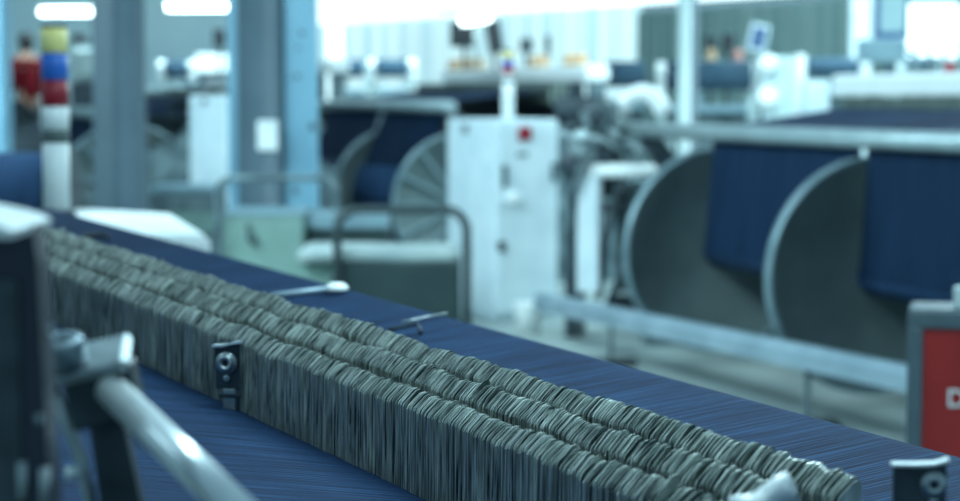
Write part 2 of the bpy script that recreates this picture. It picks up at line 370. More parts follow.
box(b, lx(560), lx(576), .1, .3, 0, lz(120), .01); box(b, lx(566), lx(660), .25, .5, lz(215), lz(205), .01); box(b, lx(600), lx(690), .2, .4, 0.1, lz(300), .01)
tube(b, [(lx(618), .0, lz(182)), (lx(606), 0, lz(235)), (lx(598), 0, lz(300))], .025, 10)
tube(b, [(lx(640), .0, lz(300)), (lx(622), 0, lz(268)), (lx(606), 0, lz(312))], .03, 10)
obj('linkage', b, M['dframe'], t)
for (px, py, rr, m) in ((584, 145, .11, 'roller'), (607, 152, .09, 'dframe'), (572, 165, .10, 'dframe'), (596, 118, .12, 'dframe'), (652, 143, .07, 'frame'), (628, 150, .05, 'roller')):
    b = B(); c = (lx(px), .02, lz(py)); lathe(b, [(rr*.3, -.06), (rr*.35, -.04), (rr*.8, -.04), (rr, -.03), (rr, .03), (rr*.3, .04)], c, 'Y', 24)
    obj('gear', b, M[m], t)
b = B(); c = Vector((lx(641), .0, lz(113)))
tube(b, [c+Vector((.13*math.cos(a), 0, .13*math.sin(a))) for a in [PI*k/12 for k in range(13)]], .055, 12); obj('curved_duct', b, M['cream'], t)
for (pts, rr) in (([(584, 112), (592, 130), (588, 158), (570, 200), (572, 240)], .022), ([(610, 128), (625, 140), (650, 150), (668, 158)], .014), ([(560, 130), (575, 138), (600, 136), (625, 150)], .016), ([(598, 100), (612, 112), (604, 130)], .02), ([(617, 100), (618, 130), (632, 160)], .02)):
    b = B(); tube(b, [(lx(a), -.1+.03*math.sin(i*2), lz(c_)) for i, (a, c_) in enumerate(pts)], rr, 8); obj('hose', b, M['roller' if rr < .017 else 'frame'], t)
b = B(); box(b, lx(545), lx(600), .15, .55, lz(118), lz(96), .04); box(b, lx(556), lx(612), .3, .6, lz(200), lz(120), .03); obj('motor_housing', b, M['dframe'], t)
b = B(); box(b, lx(604), lx(616), .05, .15, lz(165), lz(98), .01); obj('light_bracket', b, M['pale'], t)
b = B(); box(b, lx(655), lx(668), .1, .2, lz(165), lz(125), .01); obj('light_bracket', b, M['pale'], t)

# floor rail in front of loom B
P0 = at(541, 301, 12.5); P1 = at(906, 377, 8.45); P2 = P1+(P1-P0)*.18
t = thing('floor_rail', 'long pale aluminium rail low over the floor before the right loom', 'rail', (P0.x, P0.y, 0))
q_ = Vector((P0.x, P0.y, 0)); d_ = (P2-P0).normalized(); s_ = Vector((-d_.y, d_.x, 0)).normalized()*.05; up_ = Vector((0, 0, 1))
b = B(); rings = []
for P_ in (P0, P2):
    rings.append([b.verts.new(P_-q_+s_*a_+up_*c_) for a_, c_ in ((-1, -.055), (1, -.055), (1, .022), (.5, .052), (-.5, .052), (-1, .022))])
for k in range(6): b.faces.new((rings[0][k], rings[0][(k+1) % 6], rings[1][(k+1) % 6], rings[1][k]))
b.faces.new(rings[0][::-1]); b.faces.new(rings[1]); obj('rail_beam', b, M['alu'], t)
for f_ in (.26, .80):
    P_ = P0.lerp(P1, f_)-q_
    b = B(); box(b, P_.x-.012, P_.x+.012, P_.y-.02, P_.y+.02, .03, P_.z-.045, .003); obj('leg', b, M['frame'], t)
    b = B(); box(b, P_.x-.15, P_.x+.15, P_.y-.07, P_.y+.07, 0, .035, .006); obj('foot', b, M['black'], t)

# white cabinet with its own light pole
c0 = at(495, 320, 13.6)
t = thing('control_cabinet', 'tall white electrical cabinet with red switch in the middle of the hall', 'cabinet', (c0.x, c0.y, 0), math.radians(27))
ch = 1.55-(119-95)/F*13.6; W1, W2 = .49, .74
b = B(); box(b, 0, W1, 0, W2, .03, ch, .012); box(b, .02, W1-.02, .02, W2-.02, 0, .04); obj('body', b, M['white'], t)
b = B(); box(b, .015, W1-.015, -.022, .002, .06, ch-.03, .006); dr = obj('door', b, M['white'], t)
def cz(py): return CH-(py-95)/F*13.6
def cx(px): return (px-497)/62*W1
for (px, py, wd, hh) in ((504, 175, .028, .15), (553, 172, .04, .13), (501, 246, .05, .07)):
    b = B(); box(b, cx(px)-wd/2, cx(px)+wd/2, -.05, -.02, cz(py)-hh/2, cz(py)+hh/2, .006); obj('latch' if px < 550 else 'hinge', b, M['frame' if py < 200 else 'black'], dr)
b = B(); lathe(b, [(.05, -.02), (.05, -.06), (.03, -.075)], (cx(512), 0, cz(198)), 'Y', 20); obj('door_handle', b, M['cream'], dr)
b = B(); box(b, cx(518), cx(530), -.045, -.02, cz(140), cz(126), .008); lathe(b, [(.03, -.04), (.03, -.06)], (cx(524), 0, cz(133)), 'Y', 16); obj('main_switch', b, M['redlens'], t, 'red rotary main switch')
b = B(); box(b, cx(517), cx(527), -.03, -.02, cz(156), cz(152)); obj('door_mark', b, M['band'], dr)
b = B(); box(b, -.008, 0, W2*.55, W2*.66, cz(134), cz(125), .002); obj('vent', b, M['frame'], t)
def stack_light(label, loc, r, z0, zs, group=None):
    """zs: list of (z, material) boundaries from the pole base up."""
    t = thing('stack_light', label, 'signal light', loc)
    for i in range(len(zs)-1):
        za, zb, k, nm = zs[i][0], zs[i+1][0], zs[i][1], zs[i][2]
        rr = r*(1.03 if nm != 'pole' else 1.0)
        b = B(); lathe(b, [(rr*.9, za), (rr, za+.003), (rr, zb-.003), (rr*.9, zb)], seg=32); obj(nm, b, M[k], t)
    return t
def zz(py, Y): return -(py-95)/F*Y+CH
cc = at(508, 112, 13.9)
Y = 13.9
stack_light('small distant signal light pole standing on the white cabinet', (cc.x, Y, ch), .042, 0,
            [(0, 'cream', 'pole'), (zz(82, Y)-ch, 'band', 'band'), (zz(79, Y)-ch, 'cream', 'collar'), (zz(74, Y)-ch, 'redlens', 'red_lens'), (zz(66, Y)-ch, 'bluelens', 'blue_lens'), (zz(59, Y)-ch, 'yellow', 'yellow_lens'), (zz(52, Y)-ch, 'black', 'cap'), (zz(50, Y)-ch, '', '')])
# bucket
b = B(); c = at(529, 318, 13.0); lathe(b, [(.075, 0), (.10, .19), (.104, .2), (.09, .2), (.07, .02)], (c.x, 13.0, 0), seg=24); tag(obj('waste_bin', b, M['cream']), 'small white waste bin on the floor against the white cabinet', 'bin')

# ---------------------------------------------------------------- trolleys
def hoop(bm, x0, x1, y, z0, z1, r, cr=.12):
    pts = [(x0, y, z0), (x0, y, z1-cr)]
    pts += [(x0+cr*(1-math.cos(a)), y, z1-cr+cr*math.sin(a)) for a in [PI/12*k for k in range(1, 7)]]
    pts += [(x1-cr*(1-math.sin(a)), y, z1-cr+cr*math.cos(a)) for a in [PI/12*k for k in range(0, 7)]]
    pts += [(x1, y, z0)]
    tube(bm, pts, r, 12)
def wheels(t, x0, x1, y0, y1):
    for x in (x0, x1):
        for y in (y0, y1):
            b = B(); lathe(b, [(.02, -.018), (.055, -.018), (.06, -.01), (.06, .01), (.055, .018), (.02, .018)], (x, y, .06), 'X', 16); obj('wheel', b, M['black'], t)
Yt = 11.0; a = at(302, 300, Yt).x; bx = at(460, 300, Yt).x; w_ = bx-a
t = thing('trolley', 'dark green trolley with a dark hoop handle and pale cloth on top', 'trolley', (a, Yt, 0))
zt = zz(262, Yt)
b = B(); box(b, .22, w_, -.05, .50, .12, zt, .012); obj('bin_body', b, M['dgreen'], t)
b = B(); box(b, .0, .215, .05, .5, .12, zt-.01, .012); obj('side_bin', b, M['green'], t, 'pale green left-hand bin')
b = B(); box(b, -.02, w_-.01, -.04, .54, zt, zt+.075, .03)
bmesh.ops.subdivide_edges(b, edges=list(b.edges), cuts=2, use_grid_fill=True)
for v in b.verts: v.co.z += .012*noise.noise(v.co*6)
obj('cloth_pile', b, M['goods'], t)
b = B(); hoop(b, at(337, 0, Yt).x-a, at(467, 0, Yt).x-a, -.09, .15, zz(208, Yt), .024); obj('handle', b, M['hoop'], t)
wheels(t, .1, w_-.06, .02, .45)
Yt = 12.6; a = at(226, 300, Yt).x; w_ = at(388, 300, Yt).x-a
t = thing('trolley', 'pale green trolley with a blue-grey lid and thin hoop handle by the blue upright', 'trolley', (a, Yt, 0))
zt = zz(214, Yt)
b = B(); box(b, 0, .5, -.1, .6, .12, zt, .012); obj('bin_body', b, M['green'], t)
b = B(); box(b, .505, w_, .05, .7, .12, zt-.03, .012); obj('side_bin', b, M['dgreen'], t, 'darker green right-hand bin')
b = B(); box(b, -.01, .51, -.11, .6, zt, zt+.02, .008); box(b, .5, w_, .04, .72, zt-.03, zt-.01, .006); box(b, .50, w_+.01, .03, .05, zt-.09, zt-.03, .004); obj('lid', b, M['bluegrey'], t)
b = B(); hx = at(248, 0, Yt).x-a; tube(b, [(hx, -.12, zz(222, Yt)), (hx+.01, -.14, zz(238, Yt)), (hx+.03, -.13, zz(243, Yt)), (hx+.05, -.13, zz(234, Yt))], .012, 8); obj('hook', b, M['dframe'], t)
b = B(); hoop(b, at(219, 0, Yt).x-a, at(338, 0, Yt).x-a, -.17, .15, zz(176, Yt), .02, .10); obj('handle', b, M['frame'], t)
wheels(t, .08, w_-.1, .05, .5)
Yt = 15.0; a = at(152, 300, Yt).x; w_ = at(220, 300, Yt).x-a
t = thing('trolley', 'low grey-green trolley with a pale rim between the pipe columns', 'trolley', (a, Yt, 0))
zt = zz(192, Yt)
b = B(); box(b, .02, w_-.02, 0, .6, .12, zt, .012); obj('bin_body', b, M['frame'], t)
b = B(); box(b, 0, w_, -.02, .62, zt, zt+.045, .012); obj('rim', b, M['bluegrey'], t)
b = B(); box(b, .12, w_-.04, -.015, .0, zt-.30, zt-.14, .005); obj('panel', b, M['green'], t)
wheels(t, .08, w_-.08, .06, .5)
# cabinet between columns
Yc = 16.0; a = at(191, 300, Yc).x; w_ = at(229, 300, Yc).x-a
t = thing('electrical_cabinet', 'plain pale cabinet seen between the two pipe columns', 'cabinet', (a, Yc, 0))
b = B(); box(b, 0, w_, 0, .3, .0, zz(95, Yc), .01); obj('body', b, M['white'], t)
b = B(); box(b, .02, w_-.02, -.015, .0, .05, zz(97, Yc), .004); obj('door', b, M['white'], t)
b = B(); box(b, .11, .15, -.03, -.01, zz(103, Yc), zz(99, Yc)); obj('latch', b, M['dframe'], t)

# ---------------------------------------------------------------- far row: raised indigo rolls with white end brackets
FAR = 'raised indigo rolls on the far row of looms'
def far_roll(px0, px1, py0, py1, Y, label, ends=True, dy=0.6):
    x0, x1 = at(px0, 80, Y).x, at(px1, 80, Y).x; zc = (zz(py0, Y)+zz(py1, Y))/2; r = (zz(py0, Y)-zz(py1, Y))/2
    t = thing('roll_stand', label, 'fabric roll', ((x0+x1)/2, Y, 0), 0, FAR); h = (x1-x0)/2
    b = B(); tube(b, [(-h, 0, zc), (h, dy*.0, zc)], r, 28); obj('roll', b, M['hazed_warp'], t)
    for s in ((-1, 1) if ends else (-1,)):
        b = B(); lathe(b, [(r*.5, -.05), (r*.62, -.04), (r*.62, .04), (r*.5, .05)], (s*(h+.05), 0, zc+r*.35), 'X', 20)
        lathe(b, [(r*.4, -.04), (r*.45, .04)], (s*(h+.05), 0, zc-r*.75), 'X', 20)
        obj('end_cap', b, M['cream'], t)
        b = B(); box(b, s*(h+.03)-.035, s*(h+.03)+.035, .1, .2, 0, zc, .01); box(b, s*(h+.03)-.03, s*(h+.03)+.03, -.04, .14, zc-.03, zc+.03); obj('bracket', b, M['pale'], t)
    b = B(); box(b, -h, h, .12, .5, .3, zc-r-.18, .02); obj('machine_body', b, M['frame'], t)
    b = B(); box(b, -h*.95, h*.95, -.05, .15, zc-r-.22, zc-r-.14, .02); obj('pale_tray', b, M['bluegrey'], t)
    return t
far_roll(666, 750, 61, 90, 19.5, 'indigo roll with white end caps between the pale post and the bright cap')
far_roll(606, 645, 61, 87, 19.5, 'short indigo roll directly left of the pale post', False)
far_roll(806, 858, 58, 77, 24, 'indigo roll behind the white top beam at right of the bright caps')
far_roll(905, 938, 58, 68, 25, 'small indigo roll under the bright window at far right', )
far_roll(376, 408, 59, 77, 25, 'indigo roll in the distance just left of the long white loom top')
far_roll(346, 364, 59, 77, 25, 'short indigo roll right of the distant white post', False)
far_roll(166, 188, 60, 78, 25, 'blue-grey roll seen between the two pipe columns')
# white bright caps and post near x 768 - 800
def post_box(name, label, cat, px0, px1, py0, py1, Y, m, dep=.2, bev=.01, floor=False):
    b = B(); box(b, at(px0, 80, Y).x, at(px1, 80, Y).x, Y, Y+dep, 0 if floor else zz(py1, Y), zz(py0, Y), bev)
    return tag(obj(name, b, m), label, cat)
t = thing('loom_end_housing', 'white loom end housing with two glossy round caps', 'machine', (at(768, 80, 17).x, 17, 0))
b = B(); box(b, .05, .24, .02, .3, 0, zz(56, 17), .02); obj('housing', b, M['pale'], t)
for py, rr in ((64, .085), (98, .095)):
    b = B(); lathe(b, [(rr, .1), (rr, 0), (rr*.8, -.05), (rr*.3, -.07)], (0, 0, zz(py, 17)), 'Y', 24); obj('cap', b, M['cream'], t)
b = B(); box(b, -.02, .1, .08, .2, 0, zz(60, 17), .01); obj('stand', b, M['white'], t)
post_box('machine_post', 'white machine post right of the glossy caps', 'machine', 797, 806, 54, 112, 16, M['cream'], floor=True)
post_box('machine_guard', 'low white guard between the machine post and long top beam', 'machine', 806, 830, 80, 100, 15.6, M['white'], .3, floor=True)

# monitors, displays
def monitor(label, px0, px1, py0, py1, Y, rz, tilt, m, fm, zb):
    c = at((px0+px1)/2, (py0+py1)/2, Y); w2 = (px1-px0)/2/F*Y; h2 = (py1-py0)/2/F*Y
    t = thing('control_monitor', label, 'monitor', (c.x, Y, zb), rz); hz = c.z-zb
    rot = Matrix.Translation((0, 0, hz)) @ Matrix.Rotation(tilt, 4, 'Y')
    b = B(); box(b, -w2, w2, 0, .06, -h2, h2, .01, rot=rot); obj('casing', b, fm, t)
    b = B(); box(b, -w2*.75, w2*.75, -.006, .001, -h2*.75, h2*.75, 0, rot=rot); obj('screen', b, m, t)
    b = B(); tube(b, [(0, .09, 0), (0, .09, hz), (0, .05, hz)], .02, 10); obj('arm', b, fm, t)
    return t
ZA = 1.665+.14
monitor('dark control monitor under the work lamp on the middle loom', 450, 478, 21, 47, 18.4, 0, 0, M['black'], M['dframe'], ZA-.02)
monitor('narrow dark monitor seen edge-on right of the work lamp', 487, 502, 20, 53, 18.2, 0, -.15, M['black'], M['dframe'], ZA-.02)
monitor('tilted white-framed control monitor against the grey corrugated wall', 749, 768, 24, 52, 19, 0, .22, M['mblue'], M['white'], 0)
monitor('large pale screen with dark blue edge hanging high at right', 876, 909, -12, 38, 15.2, 0, 0, M['screen'], M['mblue'], 0)
monitor('left one of two small dark control heads before the grey corrugated wall', 705, 716, 36, 52, 20.7, 0, 0, M['black'], M['dframe'], 0)
monitor('right one of two small dark control heads before the grey corrugated wall', 722, 734, 34, 52, 20.7, 0, .15, M['black'], M['dframe'], 0)
monitor('small black box mounted high between the pipe columns', 213, 225, 29, 46, 24.6, 0, 0, M['black'], M['black'], 0)
monitor('small grey control head above the long white loom top', 520, 533, 38, 52, 19, 0, 0, M['dframe'], M['frame'], 1.6)
monitor('slim grey control head right beside another above the white loom top', 545, 551, 35, 50, 19, 0, 0, M['dframe'], M['frame'], 1.6)
b = B(); a = at(460, 20, 17.9); c = at(491, 20, 17.9); z = zz(20, 17.9)
tube(b, [(a.x, 17.9, z-.02), (a.x+.05, 17.9, z), (c.x-.05, 17.9, z+.03), (c.x, 17.9, z+.02)], [.035, .05, .05, .035], 16)
t = thing('work_lamp', 'glowing work lamp above the dark monitors on the middle loom', 'lamp', ((a.x+c.x)/2, 17.9, z))
o = obj('lamp_tube', b, M['lampglow'], t); o.location = (-(a.x+c.x)/2, -17.9, -z)
b = B(); box(b, at(436, 10, 17.9).x-t.location.x, at(486, 10, 17.9).x-t.location.x, -.08, .08, zz(12, 17.9)-z, zz(9, 17.9)-z, .01); obj('shade', b, M['bluegrey'], t)
b = B(); tube(b, [(0, .1, ZA-z), (0, .1, zz(11, 17.9)-z)], .018, 10); obj('stem', b, M['pale'], t)
post_box('junction_box', 'pale box under the large hanging screen at right', 'box', 862, 906, 39, 62, 15.0, M['bluegrey'], .25)
post_box('signal_unit', 'small red unit above the white beam at right edge', 'box', 946, 955, 61, 72.6, 11.62, M['redlens'], .06)
post_box('machine_cover', 'white machine cover in the distance between the pipe columns', 'machine', 196, 229, 54, 72, 25.5, M['cream'], .5)
post_box('machine_block', 'dark block beneath the white cover between the pipe columns', 'machine', 198, 229, 72, 90, 25.5, M['dframe'], .5, floor=True)
post_box('sensor_box', 'small dark box on a thin stand beside the yellow lens of the light pole', 'machine', 71, 85, 34, 42, 26, M['black'], .3)
b = B(); a = at(78, 60, 26.1).x; box(b, a-.03, a+.03, 26.1, 26.16, 0, zz(42, 26)-.003); tag(obj('sensor_stand', b, M['pale']), 'thin pale stand under the small dark box at left', 'stand')
post_box('machine_cover', 'greenish-white machine cover right of the tricolour light pole', 'machine', 72, 95, 48, 80, 23.6, M['goods'], .4, .06)
post_box('machine_block', 'dark machine block right of the red lens of the light pole', 'machine', 70, 96, 80.5, 96, 23.6, M['dframe'], .5, .03, True)

# yarn cones on the white loom tops
b = B(); lathe(b, [(.055, 0), (.06, .01), (.035, .11), (.02, .115)], seg=14); cone_me = mesh('yarn_cone', b, M['tan'])
b = B(); lathe(b, [(.055, 0), (.06, .01), (.035, .11), (.02, .115)], seg=14); cone_pk = mesh('yarn_cone', b, M['pink'])
Mla = Matrix.Translation(la.location) @ Matrix.Rotation(RZ, 4, 'Z')
cones = [(450, 'leftmost'), (457, 0), (466, 0), (473, 0), (480, 0), (535, 0), (543, 0), (568, 0), (575, 0), (582, 0)]
for i, (px, _) in enumerate(cones):
    # walk along the top beam of the middle loom until it projects to px
    best = min((abs((480+F*(Mla @ Vector((x_*.01, 1.23, 0))).x/(Mla @ Vector((x_*.01, 1.23, 0))).y)-px), x_*.01) for x_ in range(-385, 30))
    p = Mla @ Vector((best[1], 1.23, ZA))
    o = bpy.data.objects.new('yarn_cone', cone_me); C.objects.link(o); o.location = p
    g = 'left of the work lamp' if px < 460 else 'under the work lamp' if px < 490 else 'right of the cabinet light pole' if px < 550 else 'near the right end of the beam'
    n_ = [p_ for p_, _ in cones if (p_ < 460, 460 <= p_ < 490, 490 <= p_ < 550, p_ >= 550) == (px < 460, 460 <= px < 490, 490 <= px < 550, px >= 550)]
    w_o = (['left', 'right'] if len(n_) == 2 else ['left', 'middle', 'right'])[n_.index(px)]
    tag(o, '%s one of the small tan yarn cones %s' % (w_o, g), 'yarn cone', 'tan yarn cones on the middle loom')
for px, m, l in ((711, cone_me, 'small tan yarn cone on the shelf left of the pink cone'), (738, cone_pk, 'small pink yarn cone on the shelf before the grey corrugated wall')):
    o = bpy.data.objects.new('yarn_cone', m); C.objects.link(o); o.location = (at(px, 60, 20.5).x, 20.5, zz(60, 20.5)); tag(o, l, 'yarn cone')
post_box('cone_shelf', 'narrow shelf carrying two yarn cones behind the far indigo roll', 'shelf', 700, 748, 60, 62, 20.38, M['bluegrey'], .22, 0)
b = B(); a = at(724, 60, 18.5).x; box(b, a-.03, a+.03, 20.46, 20.52, 0, zz(62, 20.4)-.002); tag(obj('shelf_post', b, M['bluegrey']), 'thin post under the narrow shelf with two yarn cones', 'post')

# tangle of gear around right loom top and pale clutter
for (px, py, Y, s, l) in ((916, 44, 17, .07, 'left'), (930, 40, 17.2, .06, 'middle'), (944, 52, 16.6, .08, 'right')):
    b = B(); c = at(px, py, Y); tube(b, [(c.x, Y, 0), (c.x, Y, c.z)], .02, 8)
    for k in range(4):
        a = k*1.6; tube(b, [(c.x, Y, c.z-.05*k), (c.x+s*math.cos(a), Y, c.z-.05*k+s*.7)], .016, 6)
    tag(obj('yarn_feeder', b, M['frame']), 'dark yarn feeder before the bright window, the %s one of three' % l, 'yarn feeder', 'yarn feeders before the bright window')

# fluorescent lamps
for (px0, px1, py, Y, l) in ((36, 98, 12, 33, 'glowing fluorescent lamp above the person in red'), (163, 231, 7, 31, 'glowing fluorescent lamp high between the two pipe columns')):
    x0, x1 = at(px0+4, 10, Y).x, at(px1-4, 10, Y).x; z = zz(py, Y)
    t = thing('fluorescent_lamp', l, 'lamp', ((x0+x1)/2, Y, z))
    h = (x1-x0)/2
    b = B(); tube(b, [(-h, 0, 0), (h, 0, 0)], .055, 16); obj('tube', b, M['tube'], t)
    b = B(); box(b, -h-.02, h+.02, -.06, .06, .06, .12, .01); obj('fixture', b, M['white'], t)
    for s in (-1, 1):
        b = B(); tube(b, [(s*h*.8, 0, .11), (s*h*.8, 0, 1.8)], .008, 6); obj('hanger', b, M['pale'], t)

# ---------------------------------------------------------------- person in red on a work platform
Yp = 24.0
zp = zz(34, Yp)-1.72
b = B(); cxp = at(27, 100, Yp).x
box(b, cxp-.9, cxp+.5, Yp-.35, Yp+.5, zp-.06, zp, .005)
for x in (cxp-.85, cxp+.45):
    for y in (Yp-.3, Yp+.45): box(b, x-.03, x+.03, y-.03, y+.03, 0, zp-.05)
tag(obj('work_platform', b, M['dframe']), 'dark raised work platform under the person in red', 'platform')
def skin_mesh(name, verts, edges, m, sub=1, root=0):
    me = bpy.data.meshes.new(name); me.from_pydata([v[0] for v in verts], edges, [])
    o = bpy.data.objects.new(name, me); C.objects.link(o)
    md = o.modifiers.new('s', 'SKIN'); sb = o.modifiers.new('u', 'SUBSURF'); sb.levels = sub; sb.render_levels = sub
    for i, v in enumerate(verts):
        r = v[1] if isinstance(v[1], tuple) else (v[1], v[1])
        me.skin_vertices[0].data[i].radius = r; me.skin_vertices[0].data[i].use_root = (i == root)
    dg = bpy.context.evaluated_depsgraph_get(); me2 = bpy.data.meshes.new_from_object(o.evaluated_get(dg))
    bpy.data.objects.remove(o); me2.materials.clear(); me2.materials.append(m)
    for p_ in me2.polygons: p_.use_smooth = True
    o = bpy.data.objects.new(name, me2); C.objects.link(o); return o
v = [((0, 0, .93), (.15, .11)), ((0, .01, 1.12), (.125, .095)), ((0, .01, 1.32), (.155, .105)), ((0, 0, 1.43), (.10, .075)), ((0, -.01, 1.50), .052), ((0, -.02, 1.56), (.062, .07)), ((0, -.02, 1.64), (.078, .092)), ((0, -.01, 1.69), (.06, .07))]
e = [(0, 1), (1, 2), (2, 3), (3, 4), (4, 5), (5, 6), (6, 7)]
for s in (-1, 1):
    k = len(v); v += [((s*.10, 0, .86), .085), ((s*.11, -.01, .48), .058), ((s*.11, .03, .10), .04), ((s*.12, -.09, .04), (.04, .03))]
    e += [(0, k), (k, k+1), (k+1, k+2), (k+2, k+3)]
    k = len(v); v += [((s*.19, 0, 1.39), .06), ((s*.225, .02, 1.12), .043), ((s*.20, -.16, .93), .03), ((s*.19, -.21, .90), (.035, .018))]
    e += [(3, k), (k, k+1), (k+1, k+2), (k+2, k+3)]
    h = k+3
    for j in range(4):
        q = len(v); v += [((s*(.165+.016*j), -.26, .885), .009), ((s*(.165+.016*j), -.285-.005*(j % 3), .865), .008)]; e += [(h, q), (q, q+1)]
    q = len(v); v += [((s*.155, -.225, .90), .010), ((s*.14, -.25, .885), .009)]; e += [(h, q), (q, q+1)]
pr = skin_mesh('person', v, e, M['skin'], 1)
pr.location = (cxp, Yp, zp+.0); pr.rotation_euler = (0, 0, math.radians(-130))
tag(pr, 'person in a red shirt with short dark hair standing at the far left', 'person')
v2 = [((0, 0, .84), (.178, .135)), ((0, .01, 1.12), (.145, .115)), ((0, .01, 1.32), (.175, .125)), ((0, 0, 1.42), (.125, .095)), ((0, 0, 1.46), (.07, .065))]
e2 = [(0, 1), (1, 2), (2, 3), (3, 4)]
for s in (-1, 1):
    k = len(v2); v2 += [((s*.19, 0, 1.385), .074), ((s*.225, .02, 1.12), .060), ((s*.203, -.13, .96), .048)]; e2 += [(3, k), (k, k+1), (k+1, k+2)]
o = skin_mesh('shirt', v2, e2, M['shirt'], 1); o.parent = pr
v2 = [((0, 0, .95), (.163, .122))]; e2 = []
for s in (-1, 1):
    k = len(v2); v2 += [((s*.10, 0, .84), .10), ((s*.11, -.01, .48), .075), ((s*.11, .025, .10), .06)]; e2 += [(0, k), (k, k+1), (k+1, k+2)]
o = skin_mesh('trousers', v2, e2, M['trouser'], 1); o.parent = pr
b = B(); bmesh.ops.create_uvsphere(b, u_segments=20, v_segments=14, radius=1)
for q in b.verts:
    q.co = Vector((q.co.x*.092, q.co.y*.108, q.co.z*.115))
    if q.co.y < -.03: q.co.z = max(q.co.z, .045)
    q.co += Vector((0, .0, 1.635))
obj('hair', b, M['hair'], pr)
b = B(); lathe(b, [(.006, -.014), (.012, 0), (.004, .012)], (0, -.115, 1.60), 'Y', 8)
obj('nose', b, M['skin'], pr)
b = B()
for s in (-1, 1): lathe(b, [(.009, -.004), (.009, .004)], (s*.032, -.105, 1.625), 'Y', 8)
obj('eyes', b, M['hair'], pr)
# things at far left
b = B(); Y = 15; box(b, at(-15, 0, Y).x, at(40, 0, Y).x, Y, Y+.35, 0, zz(136, Y), .02)
n_ = 0
for k in range(14):
    x = at(-10+k*3.6, 0, Y).x; r = R.uniform(.025, .05); lathe(b, [(r, 0), (r, .04), (r*.4, R.uniform(.05, .12))], (x, Y+.1, zz(138, Y)), 'Z', 10)
tag(obj('machine_rack', b, M['dframe']), 'dark greenish rack of machine parts below the person in red', 'rack')
t = thing('warp_beam', 'wide indigo warp beam at the left edge behind the tricolour light pole', 'warp beam', (at(10, 0, 8.2).x, 8.2, 0), -.05)
b = B(); tube(b, [(-.6, 0, zz(215, 8.2)+.04), (.20, 0, zz(215, 8.2)+.04)], .22, 32); obj('yarn', b, M['warp_far'], t)
b = B(); tube(b, [(.18, 0, zz(215, 8.2)+.04), (.235, 0, zz(215, 8.2)+.04)], .235, 32); obj('flange', b, M['dframe'], t)
b = B(); box(b, -.5, .20, -.1, .1, 0, .62, .01); obj('cradle', b, M['dframe'], t)

# ---------------------------------------------------------------- red cabinet at right
Y = 5.4; a = at(908, 300, Y); 
t = thing('red_cabinet', 'red metal cabinet with slate frame and white letter at the right edge', 'cabinet', (a.x, Y, 0), -.24)
zt = zz(309, Y)
b = B()
box(b, 0, .9, 0, .22, zt-.055, zt, .012); box(b, 0, .042, 0, .22, 0, zt-.05, .006); box(b, .86, .9, 0, .22, 0, zt-.05, .006); box(b, .03, .87, .0, .22, 0, .06)
obj('frame', b, M['greyframe'], t)
b = B(); box(b, .04, .862, .012, .20, .05, zt-.052, .004); obj('red_panel', b, M['red'], t)
cu = bpy.data.curves.new('lettering', 'FONT'); cu.body = 'D'; cu.size = .07; cu.extrude = .002
co = bpy.data.objects.new('lettering', cu); C.objects.link(co)
dg = bpy.context.evaluated_depsgraph_get(); me = bpy.data.meshes.new_from_object(co.evaluated_get(dg)); bpy.data.objects.remove(co)
me.materials.append(M['cream']); o = bpy.data.objects.new('lettering', me); C.objects.link(o); o.parent = t
o.rotation_euler = (PI/2, 0, 0); o.location = (.106, .008, zz(407, Y)); o.scale = (1.0, 1, 1)
b = B(); box(b, .12, .17, .02, .07, zt, zt+.06, .006); obj('top_fitting', b, M['pale'], t)

# ---------------------------------------------------------------- foreground loom
def sn(v): return -.16*v if v < 0 else (.07*v if v < .15 else .0105+(v-.15)*.11)
VE = .52; SE = sn(VE)
FRL = 'grey weaving loom frame carrying the foreground indigo warp'
t = thing('weaving_loom', 'near loom body hidden under the wide foreground sheet of indigo warp', 'loom', mw=MF)
cr = (VE-.005, SE-.058)
b = B(); tube(b, [(cr[0], -1.75, cr[1]), (cr[0], 3.36, cr[1])], .055, 40); obj('back_roller', b, M['roller'], t)
for u in (3.36, -1.85):
    b = B(); prism(b, [(-.75, -1.10), (.62, -1.08), (.60, -.02), (.45, -.03), (.40, -.12), (-.75, -.12)], u, u+.07, 'Y'); obj('side_frame', b, M['dframe'], t)
b = B(); tube(b, [(.3, -1.8, -.62), (.3, 3.3, -.62)], .18, 32); obj('warp_beam', b, M['warp_far'], t)
b = B(); box(b, -.05, .25, -1.84, 3.34, -.16, -.12, .01); obj('cross_beam', b, M['dframe'], t)
# sheet
b = B(); vs_ = [-.50, -.4, -.25, -.08, 0, .08, .16, .25, .35, .45, VE-.01]
prof = [(v_, sn(v_)) for v_ in vs_]
for k in range(1, 9):
    a_ = PI/2-k*PI/2/8*1.05; prof.append((cr[0]+.058*math.cos(a_), cr[1]+.058*math.sin(a_)))
prof.append((.485, -.60))
us = [-1.75+i*(5.08/50) for i in range(51)]
rows = []
for p_ in prof:
    rows.append([b.verts.new((p_[0], u_, p_[1]+(.0012*noise.noise(Vector((p_[0]*3, u_*9, 0))) if p_[0] < .5 else 0))) for u_ in us])
for i in range(len(rows)-1):
    for j in range(50):
        f = b.faces.new((rows[i][j], rows[i][j+1], rows[i+1][j+1], rows[i+1][j])); f.smooth = True
bmesh.ops.solidify(b, geom=list(b.faces), thickness=.0015)
ws = obj('warp_sheet', b, M['warp']); ws.matrix_world = MF
tag(ws, 'wide sheet of indigo blue warp threads running under the drop wires', 'warp threads')

